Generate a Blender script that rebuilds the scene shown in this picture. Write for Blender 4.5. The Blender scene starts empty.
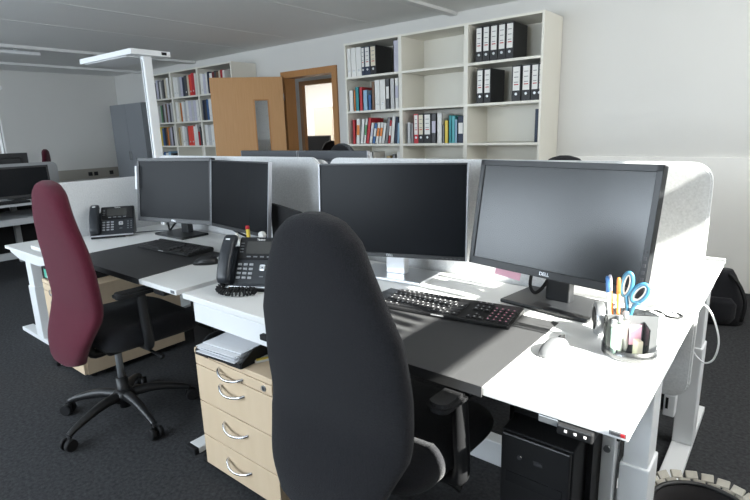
import bpy, bmesh, math, random
from mathutils import Vector, Matrix
random.seed(7)
PI = math.pi
S = bpy.context.scene
COL = S.collection
R = math.radians

# ------------------------------------------------------------------ materials
def mat(name, col, rough=0.5, metal=0.0, spec=0.5, noise=0.0, nscale=200.0, bump=0.0, bscale=300.0, sheen=0.0, alpha=None, emit=None, coat=0.0):
    m = bpy.data.materials.new(name); m.use_nodes = True
    nt = m.node_tree; b = nt.nodes['Principled BSDF']
    b.inputs['Base Color'].default_value = (*col, 1)
    b.inputs['Roughness'].default_value = rough
    b.inputs['Metallic'].default_value = metal
    b.inputs['Specular IOR Level'].default_value = spec
    if sheen:
        b.inputs['Sheen Weight'].default_value = sheen
        b.inputs['Sheen Roughness'].default_value = 0.5
    if coat:
        b.inputs['Coat Weight'].default_value = coat
    if emit:
        b.inputs['Emission Color'].default_value = (*emit[0], 1)
        b.inputs['Emission Strength'].default_value = emit[1]
    tc = None
    if noise or bump:
        tc = nt.nodes.new('ShaderNodeTexCoord')
    if noise:
        n = nt.nodes.new('ShaderNodeTexNoise'); n.inputs['Scale'].default_value = nscale; n.inputs['Detail'].default_value = 4
        nt.links.new(tc.outputs['Object'], n.inputs['Vector'])
        mx = nt.nodes.new('ShaderNodeMix'); mx.data_type = 'RGBA'
        lo = tuple(max(0, c*(1-noise)) for c in col); hi = tuple(min(1, c*(1+noise)) for c in col)
        mx.inputs['A'].default_value = (*lo, 1); mx.inputs['B'].default_value = (*hi, 1)
        nt.links.new(n.outputs['Fac'], mx.inputs['Factor'])
        nt.links.new(mx.outputs['Result'], b.inputs['Base Color'])
    if bump:
        n2 = nt.nodes.new('ShaderNodeTexNoise'); n2.inputs['Scale'].default_value = bscale; n2.inputs['Detail'].default_value = 3
        nt.links.new(tc.outputs['Object'], n2.inputs['Vector'])
        bp = nt.nodes.new('ShaderNodeBump'); bp.inputs['Strength'].default_value = bump; bp.inputs['Distance'].default_value = 0.004
        nt.links.new(n2.outputs['Fac'], bp.inputs['Height'])
        nt.links.new(bp.outputs['Normal'], b.inputs['Normal'])
    return m

def wood(name, c1, c2, scale=(3, 3, 30), rough=0.45):
    m = bpy.data.materials.new(name); m.use_nodes = True
    nt = m.node_tree; b = nt.nodes['Principled BSDF']; b.inputs['Roughness'].default_value = rough
    tc = nt.nodes.new('ShaderNodeTexCoord'); mp = nt.nodes.new('ShaderNodeMapping')
    mp.inputs['Scale'].default_value = scale
    n = nt.nodes.new('ShaderNodeTexNoise'); n.inputs['Scale'].default_value = 4; n.inputs['Detail'].default_value = 6
    cr = nt.nodes.new('ShaderNodeMix'); cr.data_type = 'RGBA'
    cr.inputs['A'].default_value = (*c1, 1); cr.inputs['B'].default_value = (*c2, 1)
    nt.links.new(tc.outputs['Object'], mp.inputs['Vector']); nt.links.new(mp.outputs['Vector'], n.inputs['Vector'])
    nt.links.new(n.outputs['Fac'], cr.inputs['Factor']); nt.links.new(cr.outputs['Result'], b.inputs['Base Color'])
    return m

def glassy(name, tint=(0.95, 0.97, 0.97), gloss=0.08, rough=0.02):
    m = bpy.data.materials.new(name); m.use_nodes = True
    nt = m.node_tree; nt.nodes.clear()
    o = nt.nodes.new('ShaderNodeOutputMaterial'); t = nt.nodes.new('ShaderNodeBsdfTransparent'); g = nt.nodes.new('ShaderNodeBsdfGlossy')
    t.inputs['Color'].default_value = (*tint, 1); g.inputs['Roughness'].default_value = rough
    mx = nt.nodes.new('ShaderNodeMixShader'); mx.inputs['Fac'].default_value = gloss
    nt.links.new(t.outputs[0], mx.inputs[1]); nt.links.new(g.outputs[0], mx.inputs[2]); nt.links.new(mx.outputs[0], o.inputs['Surface'])
    return m

M = {}
M['white'] = mat('white_laminate', (0.80, 0.80, 0.79), 0.38)
M['white_edge'] = mat('white_edge', (0.74, 0.74, 0.74), 0.4)
M['white_metal'] = mat('white_metal', (0.78, 0.79, 0.80), 0.35)
M['shelf'] = mat('white_shelf', (0.76, 0.735, 0.66), 0.5)
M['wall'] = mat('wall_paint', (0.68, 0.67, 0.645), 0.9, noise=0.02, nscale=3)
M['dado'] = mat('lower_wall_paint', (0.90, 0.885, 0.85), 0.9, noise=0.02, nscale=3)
M['ceil'] = mat('ceiling_panel', (0.80, 0.80, 0.785), 0.85)
M['ceil_strip'] = mat('ceiling_strip', (0.72, 0.72, 0.71), 0.6)
M['carpet'] = mat('carpet', (0.047, 0.048, 0.051), 0.95, noise=0.85, nscale=70, bump=0.9, bscale=260, spec=0.1)
M['black_fabric'] = mat('black_fabric', (0.017, 0.017, 0.020), 0.95, noise=0.7, nscale=260, bump=0.8, bscale=420, sheen=0.12, spec=0.1)
M['wine_fabric'] = mat('wine_fabric', (0.088, 0.012, 0.025), 0.92, noise=0.6, nscale=260, bump=0.8, bscale=420, sheen=0.15, spec=0.1)
M['black_plastic'] = mat('black_plastic', (0.012, 0.012, 0.013), 0.42)
M['matte_black'] = mat('matte_black', (0.010, 0.010, 0.011), 0.65, spec=0.3)
M['phone_plastic'] = mat('phone_plastic', (0.016, 0.019, 0.024), 0.4)
M['bezel'] = mat('bezel', (0.016, 0.017, 0.019), 0.38)
M['screen'] = mat('dark_screen', (0.008, 0.009, 0.011), 0.27, spec=0.08)
M['screen_bright'] = mat('dark_screen_coated', (0.010, 0.012, 0.014), 0.24, spec=0.62)
M['lcd'] = mat('phone_lcd', (0.045, 0.045, 0.042), 0.25)
M['grey_plastic'] = mat('grey_plastic', (0.16, 0.17, 0.18), 0.45)
M['silver'] = mat('silver', (0.62, 0.63, 0.65), 0.3, metal=0.9)
M['chrome'] = mat('chrome', (0.75, 0.75, 0.77), 0.18, metal=1.0)
M['monstand'] = mat('monitor_stand_grey', (0.30, 0.31, 0.32), 0.38, metal=0.5)
M['mouse_silver'] = mat('mouse_silver', (0.12, 0.123, 0.13), 0.35)
M['felt'] = mat('grey_felt', (0.66, 0.665, 0.67), 0.95, noise=0.22, nscale=160, bump=0.3, bscale=500, spec=0.1)
M['felt_dark'] = mat('dark_felt', (0.055, 0.06, 0.07), 0.9, noise=0.2, nscale=200)
M['beech'] = wood('beech', (0.62, 0.475, 0.32), (0.70, 0.56, 0.40), (6, 6, 1.2))
M['door_wood'] = wood('door_wood', (0.46, 0.235, 0.085), (0.56, 0.31, 0.13), (14, 14, 1.0))
M['frame_wood'] = wood('frame_wood', (0.38, 0.17, 0.05), (0.46, 0.22, 0.075), (14, 14, 1.0))
M['mat'] = mat('desk_mat', (0.03, 0.03, 0.032), 0.5, bump=0.15, bscale=900)
M['mat_sunlit'] = mat('desk_mat_sunlit', (0.045, 0.045, 0.047), 0.5, bump=0.15, bscale=900)  # mat colour lightened to stand in for the sun on it
M['key'] = mat('key_plastic', (0.022, 0.022, 0.024), 0.35)
M['print'] = mat('white_print', (0.75, 0.75, 0.76), 0.5)
M['numpad_pink'] = mat('numpad_pink', (0.80, 0.32, 0.42), 0.5)  # pinker legend colour for the numpad keys
M['legend'] = mat('key_legend', (0.45, 0.45, 0.46), 0.5)
M['paper'] = mat('paper', (0.78, 0.79, 0.82), 0.8)
M['pink'] = mat('pink_paper', (0.90, 0.50, 0.62), 0.7)
M['cabinet'] = mat('blue_grey_cabinet', (0.26, 0.275, 0.295), 0.6)
M['duct'] = mat('beige_duct', (0.34, 0.32, 0.28), 0.6)
M['button'] = mat('button_grey', (0.045, 0.045, 0.05), 0.5)
M['slate'] = mat('slate_plastic', (0.06, 0.065, 0.075), 0.5)
M['door_glass'] = glassy('door_glass', (0.85, 0.88, 0.88), 0.55, 0.05)
M['glass'] = glassy('pane_glass')
M['smoke_dark'] = glassy('dark_smoked_plastic', (0.22, 0.23, 0.24), 0.14, 0.25)
M['ph_grey'] = mat('organiser_grey', (0.13, 0.135, 0.14), 0.35)
M['smoke'] = glassy('smoked_plastic', (0.55, 0.56, 0.58), 0.16, 0.28)
M['beige'] = mat('beige_front', (0.27, 0.235, 0.19), 0.7)
M['cream'] = mat('cream_tile', (0.46, 0.43, 0.37), 0.6, noise=0.35, nscale=40)
M['lampdiff'] = mat('lamp_diffuser', (0.78, 0.79, 0.80), 0.4)
M['grey_laminate'] = mat('grey_laminate', (0.42, 0.43, 0.44), 0.5)
M['felt_shaded'] = mat('shaded_felt', (0.33, 0.335, 0.34), 0.95, noise=0.2, nscale=160)  # same felt as the near screens, shade of its back side put into the colour
M['trim_silver'] = mat('trim_silver', (0.40, 0.41, 0.44), 0.45, metal=0.5)
M['teal'] = mat('teal_paper', (0.03, 0.30, 0.33), 0.6)
M['scissor'] = mat('scissor_blue', (0.05, 0.19, 0.31), 0.4)
M['bag_lining'] = mat('bag_lining', (0.012, 0.010, 0.011), 0.8)
CC = {
 'white': (0.74, 0.73, 0.70), 'cream': (0.68, 0.62, 0.48), 'pale grey': (0.50, 0.50, 0.50), 'grey': (0.22, 0.22, 0.225), 'dark grey': (0.07, 0.07, 0.075),
 'black': (0.012, 0.012, 0.013), 'navy': (0.018, 0.03, 0.065), 'blue': (0.04, 0.13, 0.33), 'light blue': (0.28, 0.46, 0.62), 'teal': (0.03, 0.28, 0.31),
 'turquoise': (0.10, 0.42, 0.46), 'green': (0.10, 0.30, 0.12), 'yellow': (0.74, 0.55, 0.08), 'orange': (0.74, 0.22, 0.04), 'red': (0.48, 0.025, 0.035),
 'bright red': (0.66, 0.06, 0.04), 'dark red': (0.16, 0.02, 0.025), 'brown': (0.17, 0.09, 0.05), 'lilac': (0.52, 0.51, 0.60), 'tan': (0.50, 0.36, 0.17)}
CM = {}
def cmat(c):
    if c not in CM: CM[c] = mat('cover_' + c.replace(' ', '_'), CC[c], 0.5)
    return CM[c]

# ------------------------------------------------------------------ mesh helpers
def bx(bm, x0, x1, y0, y1, z0, z1, mx=None, bevel=0.0, seg=2):
    t = bmesh.new()
    bmesh.ops.create_cube(t, size=1.0)
    for v in t.verts:
        v.co = Vector(((x0+x1)/2 + v.co.x*(x1-x0), (y0+y1)/2 + v.co.y*(y1-y0), (z0+z1)/2 + v.co.z*(z1-z0)))
    if bevel: bmesh.ops.bevel(t, geom=list(t.edges), offset=bevel, segments=seg, affect='EDGES', profile=0.5)
    merge(bm, t, mx)
    return bm

def merge(bm, t, mx=None):
    if mx is not None: bmesh.ops.transform(t, matrix=mx, verts=list(t.verts))
    vm = {}
    for v in t.verts: vm[v] = bm.verts.new(v.co)
    for f in t.faces:
        try:
            nf = bm.faces.new([vm[v] for v in f.verts]); nf.smooth = f.smooth
        except ValueError: pass
    t.free()

def box(x0, x1, y0, y1, z0, z1, bevel=0.0, seg=2, mx=None):
    return bx(bmesh.new(), x0, x1, y0, y1, z0, z1, mx, bevel, seg)

def cyl(bm, p0, p1, r0, r1=None, seg=20, smooth=True, cap=True):
    if r1 is None: r1 = r0
    p0 = Vector(p0); p1 = Vector(p1); d = p1-p0; L = d.length
    t = bmesh.new()
    bmesh.ops.create_cone(t, cap_ends=cap, cap_tris=False, segments=seg, radius1=r0, radius2=r1, depth=L)
    for f in t.faces: f.smooth = smooth and len(f.verts) == 4
    q = Vector((0, 0, 1)).rotation_difference(d.normalized()).to_matrix().to_4x4()
    merge(bm, t, Matrix.Translation((p0+p1)/2) @ q)
    return bm

def lathe(bm, prof, c=(0, 0, 0), seg=28, axis='z'):
    rings = []
    for r, z in prof:
        ring = []
        for k in range(seg):
            a = 2*PI*k/seg
            if axis == 'z': p = (c[0]+r*math.cos(a), c[1]+r*math.sin(a), c[2]+z)
            elif axis == 'x': p = (c[0]+z, c[1]+r*math.cos(a), c[2]+r*math.sin(a))
            else: p = (c[0]+r*math.cos(a), c[1]+z, c[2]+r*math.sin(a))
            ring.append(bm.verts.new(p))
        rings.append(ring)
    for a, b in zip(rings, rings[1:]):
        for k in range(seg):
            f = bm.faces.new((a[k], a[(k+1) % seg], b[(k+1) % seg], b[k])); f.smooth = True
    bm.faces.new(list(reversed(rings[0]))); bm.faces.new(rings[-1])
    return bm

def tube(bm, pts, r, seg=8, closed=False, radii=None, sub=4):
    P = [Vector(p) for p in pts]
    if sub > 1 and len(P) > 2:      # Catmull-Rom
        Q = []; n = len(P); RR = []
        rng = n if closed else n-1
        for i in range(rng):
            p0 = P[(i-1) % n] if (closed or i > 0) else P[0]; p1 = P[i]; p2 = P[(i+1) % n]; p3 = P[(i+2) % n] if (closed or i+2 < n) else P[-1]
            for k in range(sub):
                u = k/sub
                Q.append(0.5*((2*p1) + (p2-p0)*u + (2*p0-5*p1+4*p2-p3)*u*u + (3*p1-p0-3*p2+p3)*u**3))
                if radii: RR.append(radii[i]*(1-u)+radii[(i+1) % n]*u)
        if not closed:
            Q.append(P[-1])
            if radii: RR.append(radii[-1])
        P = Q; radii = RR if radii else None
    n = len(P); prev = None; rings = []
    for i in range(n):
        if closed: t = (P[(i+1) % n]-P[(i-1) % n]).normalized()
        else: t = (P[min(i+1, n-1)]-P[max(i-1, 0)]).normalized()
        if prev is None:
            a = Vector((0, 0, 1)) if abs(t.z) < 0.9 else Vector((1, 0, 0)); u = t.cross(a).normalized()
        else: u = (prev-t*prev.dot(t)).normalized()
        prev = u; w = t.cross(u); rr = radii[i] if radii else r
        rings.append([bm.verts.new(P[i]+(u*math.cos(2*PI*k/seg)+w*math.sin(2*PI*k/seg))*rr) for k in range(seg)])
    pairs = list(zip(rings, rings[1:]))
    if closed: pairs.append((rings[-1], rings[0]))
    for a, b in pairs:
        for k in range(seg):
            f = bm.faces.new((a[k], a[(k+1) % seg], b[(k+1) % seg], b[k])); f.smooth = True
    if not closed:
        bm.faces.new(list(reversed(rings[0]))); bm.faces.new(rings[-1])
    return bm

def prism(bm, pts, d0, d1, axis='y', smooth=False, bevel=0.0):
    """outline pts in the plane perpendicular to axis, extruded from d0 to d1"""
    t = bmesh.new()
    def P(a, b, d):
        return {'y': (a, d, b), 'x': (d, a, b), 'z': (a, b, d)}[axis]
    A = [t.verts.new(P(a, b, d0)) for a, b in pts]; B = [t.verts.new(P(a, b, d1)) for a, b in pts]
    n = len(pts)
    t.faces.new(A); t.faces.new(list(reversed(B)))
    for k in range(n):
        f = t.faces.new((A[k], B[k], B[(k+1) % n], A[(k+1) % n])); f.smooth = smooth
    bmesh.ops.recalc_face_normals(t, faces=t.faces)
    if bevel: bmesh.ops.bevel(t, geom=list(t.edges), offset=bevel, segments=2, affect='EDGES')
    merge(bm, t)
    return bm

def rrect(x0, x1, y0, y1, r, rs=None, n=8):
    """rounded rectangle outline; rs = radius per corner (bl, br, tr, tl)"""
    rs = rs or (r, r, r, r); out = []
    for (cx, cy, a0, q) in ((x0, y0, PI, rs[0]), (x1, y0, 1.5*PI, rs[1]), (x1, y1, 0, rs[2]), (x0, y1, .5*PI, rs[3])):
        if q <= 0: out.append((cx, cy)); continue
        ox = cx+q if cx == x0 else cx-q; oy = cy+q if cy == y0 else cy-q
        for k in range(n+1):
            a = a0+.5*PI*k/n; out.append((ox+q*math.cos(a), oy+q*math.sin(a)))
    return out

def loft(bm, rings, cap=True):
    V = [[bm.verts.new(p) for p in r] for r in rings]; n = len(V[0])
    for a, b in zip(V, V[1:]):
        for k in range(n):
            f = bm.faces.new((a[k], a[(k+1) % n], b[(k+1) % n], b[k])); f.smooth = True
    if cap:
        f = bm.faces.new(list(reversed(V[0]))); f.smooth = True
        f = bm.faces.new(V[-1]); f.smooth = True
    return bm

def obj(name, bm, m, parent=None, label=None):
    bmesh.ops.recalc_face_normals(bm, faces=bm.faces)
    me = bpy.data.meshes.new(name); bm.to_mesh(me); bm.free()
    for q in (m if isinstance(m, tuple) else (m,)): me.materials.append(q)
    o = bpy.data.objects.new(name, me); COL.objects.link(o)
    if parent is not None: o.parent = parent
    if label: o['label'] = label
    return o

def tag(o, label, cat, group=None, kind=None):
    o['label'] = label; o['category'] = cat
    if group: o['group'] = group
    if kind: o['kind'] = kind
    return o

def thing(name, label, cat, loc=(0, 0, 0), rz=0.0, group=None):
    o = bpy.data.objects.new(name, None); COL.objects.link(o)
    o.empty_display_size = 0.05
    o.location = loc; o.rotation_euler = (0, 0, rz)
    return tag(o, label, cat, group)

def struct(name, bm, m, parent=None, label=None, cat=None):
    o = obj(name, bm, m, parent)
    if parent is None:
        o['kind'] = 'structure'
        if label: o['label'] = label
        o['category'] = cat or name.split('_')[0]
    return o

def dup(root, loc, rz, label, group=None):
    r = root.copy(); COL.objects.link(r); r.location = loc; r.rotation_euler = (0, 0, rz); r['label'] = label
    if group: r['group'] = group
    def rec(src, dst):
        for ch in list(src.children):
            c = ch.copy(); COL.objects.link(c); c.parent = dst; rec(ch, c)
    rec(root, r)
    return r

def text_bm(s, size, depth=0.0004):
    cu = bpy.data.curves.new('lettering', 'FONT'); cu.body = s; cu.size = size; cu.extrude = depth; cu.align_x = 'CENTER'; cu.align_y = 'CENTER'
    o = bpy.data.objects.new('lettering', cu); COL.objects.link(o)
    bpy.context.view_layer.update()
    me = bpy.data.meshes.new_from_object(o.evaluated_get(bpy.context.evaluated_depsgraph_get()))
    bm = bmesh.new(); bm.from_mesh(me)
    bpy.data.objects.remove(o); bpy.data.curves.remove(cu); bpy.data.meshes.remove(me)
    return bm

def lettering(name, s, size, mx, m, parent):
    bm = text_bm(s, size); bmesh.ops.transform(bm, matrix=mx, verts=list(bm.verts))
    return obj(name, bm, m, parent)
STAND = Matrix.Rotation(PI/2, 4, 'X')       # flat text -> upright, facing -Y

# ------------------------------------------------------------------ room shell
XL, XR, YF, YB, ZC = -9.95, 1.25, -3.4, 3.84, 2.455
struct('floor', box(XL-.2, XR+.2, YF-.2, 8.4, -.1, 0), M['carpet'], label='dark grey carpet floor', cat='floor')
c = struct('ceiling', box(XL-.2, XR+.2, YF-.2, 8.4, ZC, ZC+.12), M['ceil'], label='grey panelled ceiling', cat='ceiling')
bm = bmesh.new(); bx(bm, XL-.2, -5.215, YB, YB+.14, 0, ZC); bx(bm, -4.35, XR+.2, YB, YB+.14, 0, ZC); bx(bm, -5.215, -4.35, YB, YB+.14, 2.06, ZC)
struct('wall_back', bm, M['wall'], label='white back wall with the bookcases and door', cat='wall')
struct('wall_left', box(XL-.2, XL, YF-.2, YB, 0, ZC), M['wall'], label='white far left wall', cat='wall')
# window wall on the right (sun side), with sill and transom
WY0, WY1, WZ0, WZT0, WZT1, WZ1 = -.168, 2.9, 1.575, 1.968, 2.092, 2.39
bm = bmesh.new(); bx(bm, XR, XR+.2, YF-.2, WY0, 0, ZC); bx(bm, XR, XR+.2, WY1, YB, 0, ZC); bx(bm, XR, XR+.2, WY0, WY1, 0, WZ0); bx(bm, XR, XR+.2, WY0, WY1, WZ1, ZC)
struct('wall_right', bm, M['wall'], label='window wall on the sunny right side', cat='wall')
w = struct('window_1', box(XR+.03, XR+.08, WY0, WY1, WZT0, WZT1), M['white_metal'], label='window in the right wall with a transom bar', cat='window')
bm = bmesh.new(); bx(bm, XR+.05, XR+.056, WY0, WY1, WZ0, WZT0); bx(bm, XR+.05, XR+.056, WY0, WY1, WZT1, WZ1); obj('pane', bm, M['glass'], w)
bm = bmesh.new(); bx(bm, XR+.03, XR+.08, WY0, WY0+.05, WZ0, WZ1); bx(bm, XR+.03, XR+.08, 1.5, 1.56, WZ0, WZ1); obj('window_frame', bm, M['white_metal'], w)
bm = bmesh.new(); y = -.15
while y < .62:
    bx(bm, XR+.012, XR+.016, y, y+.036, WZT1, WZ1); y += .058
obj('blind', bm, M['grey_plastic'], w)
# window wall behind the camera
FW = [(-8.6, -6.4), (-5.9, -3.7), (-3.2, -1.0)]
bm = bmesh.new(); xs = XL-.2
for a, b in FW:
    bx(bm, xs, a, YF-.2, YF, 0, ZC); bx(bm, a, b, YF-.2, YF, 0, .95); bx(bm, a, b, YF-.2, YF, 2.2, ZC); xs = b
bx(bm, xs, XR+.2, YF-.2, YF, 0, ZC)
struct('wall_front', bm, M['wall'], label='window wall opposite the bookcases', cat='wall')
for i, (a, b) in enumerate(FW):
    bm = bmesh.new()
    for x0, x1, z0, z1 in ((a, a+.05, .95, 2.2), (b-.05, b, .95, 2.2), (a, b, .95, 1.0), (a, b, 2.15, 2.2), ((a+b)/2-.03, (a+b)/2+.03, .95, 2.2)):
        bx(bm, x0, x1, YF-.12, YF-.06, z0, z1)
    w = struct('window_%d' % (i+2), bm, M['white_metal'], label=['window opposite the far bookcase', 'window opposite the door', 'window opposite the near bookcase'][i], cat='window')
    obj('pane', box(a, b, YF-.10, YF-.095, .95, 2.2), M['glass'], w)
# lower wall panel to the right of the bookcase
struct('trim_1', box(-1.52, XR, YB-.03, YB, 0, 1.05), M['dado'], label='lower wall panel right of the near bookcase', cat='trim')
# ceiling strips
for i, (x, wd, th) in enumerate(((-2.66, .08, .03), (-3.55, .010, .003), (-4.80, .010, .003), (-5.78, .010, .003), (-7.30, .12, .035), (-8.95, .09, .035))):
    y1 = YB-.005
    struct('trim_%d' % (i+2), box(x-wd/2, x+wd/2, YF, y1, ZC-th, ZC), M['ceil_strip'], label='ceiling strip, %s from the bookcase side window' % ['first', 'second', 'third', 'fourth', 'fifth', 'last'][i], cat='trim')
# cable duct along the far wall
d = struct('trim_8', box(XL, XL+.06, -1.0, YB, .62, .80), M['duct'], label='beige cable duct along the far left wall', cat='trim')
for y in (3.10, 3.20, 3.48):
    obj('socket', box(XL+.06, XL+.068, y, y+.07, .67, .74, .002), M['matte_black'], d)

# door frame and open door
bm = bmesh.new()
bx(bm, -5.288, -5.206, YB-.02, YB+.16, 0, 2.115); bx(bm, -4.361, -4.279, YB-.02, YB+.16, 0, 2.115); bx(bm, -5.206, -4.361, YB-.02, YB+.16, 2.035, 2.115)
struct('trim_9', bm, M['frame_wood'], label='brown wooden door frame in the back wall', cat='trim')
ang = math.atan2(2.981-3.636, -5.649+5.069)
dr = obj('door_1', box(0, .925, -.02, .02, .01, 2.05), M['door_wood'])
# leaf with a glazed slot: rebuild as frame pieces
bm = bmesh.new(); s0, s1, z0, z1 = .193, .393, .45, 1.775
bx(bm, 0, s0, -.02, .02, .01, 2.05); bx(bm, s1, .925, -.02, .02, .01, 2.05); bx(bm, s0, s1, -.02, .02, .01, z0); bx(bm, s0, s1, -.02, .02, z1, 2.05)
bm.to_mesh(dr.data); bm.free()
dr.location = (-5.205, 3.775, 0); dr.rotation_euler = (0, 0, ang)
dr['kind'] = 'structure'; dr['label'] = 'open light brown wooden door with narrow glass slot'; dr['category'] = 'door'
obj('pane', box(s0, s1, -.004, .004, z0, z1), M['door_glass'], dr)
bm = bmesh.new()
for a in ((s0, s0+.018, z0, z1), (s1-.018, s1, z0, z1), (s0, s1, z0, z0+.018), (s0, s1, z1-.018, z1)):
    bx(bm, a[0], a[1], -.024, .024, a[2], a[3])
obj('glazing_frame', bm, M['frame_wood'], dr)
bm = bmesh.new(); cyl(bm, (.81, -.06, 1.04), (.81, .06, 1.04), .01); cyl(bm, (.815, -.06, 1.04), (.70, -.06, 1.04), .009); cyl(bm, (.815, .06, 1.04), (.70, .06, 1.04), .009)
obj('handle', bm, M['chrome'], dr)
bm = bmesh.new()
for z in (.25, 1.75): cyl(bm, (0, .0, z), (0, .0, z+.1), .012)
obj('hinge', bm, M['chrome'], dr)

# corridor and the room across it
bm = bmesh.new(); bx(bm, XL, -6.385, 5.2, 5.25, 0, ZC); bx(bm, -5.56, XR, 5.2, 5.25, 0, ZC); bx(bm, -6.385, -5.56, 5.2, 5.25, 2.13, ZC)
struct('wall_corridor', bm, M['wall'], label='white corridor wall seen through the doorway', cat='wall')
bm = bmesh.new(); bx(bm, -6.40, -6.328, 5.185, 5.255, 0, 2.15); bx(bm, -5.62, -5.548, 5.185, 5.255, 0, 2.15); bx(bm, -6.328, -5.62, 5.185, 5.255, 2.085, 2.15)
struct('trim_10', bm, M['frame_wood'], label='second brown door frame across the corridor', cat='trim')
bm = bmesh.new(); bx(bm, -10.2, -4.0, 8.2, 8.3, 0, ZC); bx(bm, -10.3, -10.2, 5.25, 8.3, 0, ZC); bx(bm, -4.1, -4.0, 5.25, 8.2, 0, ZC)
struct('wall_beyond', bm, M['wall'], label='bright white wall of the room beyond', cat='wall')

# ------------------------------------------------------------------ desks
def make_desk(label, loc, rz, L, D, h, group='white sit-stand desks', front_beam=True):
    """local: x 0..L, y 0..D (front edge at y=0), top surface at z=h"""
    t = thing('desk', label, 'desk', loc, rz, None)
    obj('tabletop', box(0, L, 0, D, h-.022, h, .002), M['white'], t)
    for s in (0, 1):
        x = .04 if s == 0 else L-.04
        def X(a, b): return (x+a, x+b) if s == 1 else (x-b, x-a)
        a, b = X(-.038, .034)
        lg = obj('leg', box(a, b, D*.40, D*.40+.11, .03, h*.62, .004), M['white_metal'], t)
        a2, b2 = X(-.032, .028)
        obj('inner_column', box(a2, b2, D*.40+.008, D*.40+.102, h*.55, h-.06, .003), M['white_metal'], lg)
        a, b = X(-.038, .034)
        ft = obj('foot', box(a, b, .02, D-.02, 0.002, .030, .004), M['white_metal'], t)
        obj('end_cap', box(a, b, .0, .022, 0.002, .030, .004), M['matte_black'], ft)
        bm = bmesh.new(); prism(bm, [(.05, h-.022), (.05, h-.04), (.22, h-.075), (D-.22, h-.075), (D-.05, h-.04), (D-.05, h-.022)], *X(-.03, .026), axis='x')
        obj('bracket', bm, M['white_metal'], t)
    obj('crossbar', box(.07, L-.07, D*.40+.02, D*.40+.08, h-.062, h-.022, .003), M['white_metal'], t)
    return t

DA = make_desk('near white desk in sunlight with the pen holder at its corner', (-1.608, 0, 0), 0, 1.608, .80, .74)
DB = make_desk('near white desk behind the wine red chair', (-3.215, 0, 0), 0, 1.562, .80, .743)
DC = make_desk('white desk beyond the felt screen, its corner lit at the right', (0, 1.657, 0), PI, 1.608, .75, .74)
DD = make_desk('white desk beyond the felt screens, farther left, under the two monitor backs', (-1.653, 1.657, 0), PI, 1.562, .75, .74)
DE = make_desk('low white desk end jutting out left of the wine red chair', (-4.045, 1.70, 0), -PI/2, 1.61, .79, .63)
# detail on the near sunlit desk
bm = box(1.572, 1.604, -.002, -.0005, .7245, .734); obj('maker_plate', bm, M['grey_plastic'], DA)
for ch in DA.children:
    if ch.name.startswith('maker_plate'):
        obj('red_mark', box(1.594, 1.602, -.003, -.002, .726, .7325), cmat('red'), ch)
        obj('dark_mark', box(1.576, 1.592, -.003, -.002, .7265, .732), cmat('dark grey'), ch)
obj('maker_plate', box(1.525, 1.550, -.003, -.0005, .727, .738), M['grey_plastic'], DB)
# inner post with bolt by the right leg of the near sunlit desk
p = obj('post', box(1.488, 1.520, .30, .36, .03, .715, .002), M['white_metal'], DA)
bm = bmesh.new(); cyl(bm, (1.503, .292, .50), (1.503, .302, .50), .009); obj('bolt', bm, M['monstand'], p)
p = obj('control_switch', box(1.47, 1.545, -.012, .07, .692, .716, .004), M['black_plastic'], DA)
bm = bmesh.new()
for x in (1.487, 1.507, 1.527): bx(bm, x, x+.005, -.0135, -.012, .702, .707)
obj('switch_symbol', bm, M['print'], p)
obj('switch_mount', box(1.425, 1.47, .0, .06, .700, .717, .002), M['monstand'], DA)
# hanging white drawer under the left end
dw = obj('under_drawer', box(.036, .475, .02, .42, .626, .705, .003), M['white_metal'], DA)
obj('latch', box(.455, .490, .004, .05, .655, .675, .003), M['matte_black'], dw)
obj('rail', box(.04, .47, .05, .40, .705, .718), M['monstand'], dw)
p = obj('control_switch', box(1.36, 1.44, .01, .08, .692, .719, .004), M['black_plastic'], DB)
bm = tube(bmesh.new(), [(-.085, .20, .70), (-.07, .2, .64), (-.075, .22, .55)], .004); bmesh.ops.translate(bm, vec=(1.608, .05, 0), verts=list(bm.verts)); obj('cable', bm, M['matte_black'], DA)
tag(obj('floor_trunking', box(-1.62, -.12, .70, .76, .0, .105, .004), M['white_metal']), 'low pale cable trunking lying on the carpet under the sunlit desk', 'trunking')

# felt screens
def screen(label, x0, x1, y0, y1, z0, z1, rs, axis='y'):
    bm = bmesh.new()
    if axis == 'y': prism(bm, rrect(x0, x1, z0, z1, .06, rs), y0, y1, 'y', bevel=.006)
    else: prism(bm, rrect(y0, y1, z0, z1, .06, rs), x0, x1, 'x', bevel=.006)
    return tag(obj('desk_screen', bm, M['felt']), label, 'desk divider', 'grey felt desk screens')
screen('pale felt screen in sunlight behind the large right monitor', -1.585, .006, .822, .846, .435, 1.212, (.06,)*4)
screen('pale felt screen directly behind the two left monitors', -3.19, -1.648, .822, .846, .435, 1.212, (.06,)*4)
screen('second felt layer behind the sunlit screen, on the far desk', -1.575, .0, .866, .890, .435, 1.206, (.06,)*4)
screen('second felt layer on the far left desk, its rounded end just showing', -3.18, -1.628, .866, .890, .435, 1.198, (.06,)*4)
screen('light grey felt end screen behind the far phone', -3.252, -3.226, .17, .815, .38, 1.083, (.03,)*4, 'x')

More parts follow.
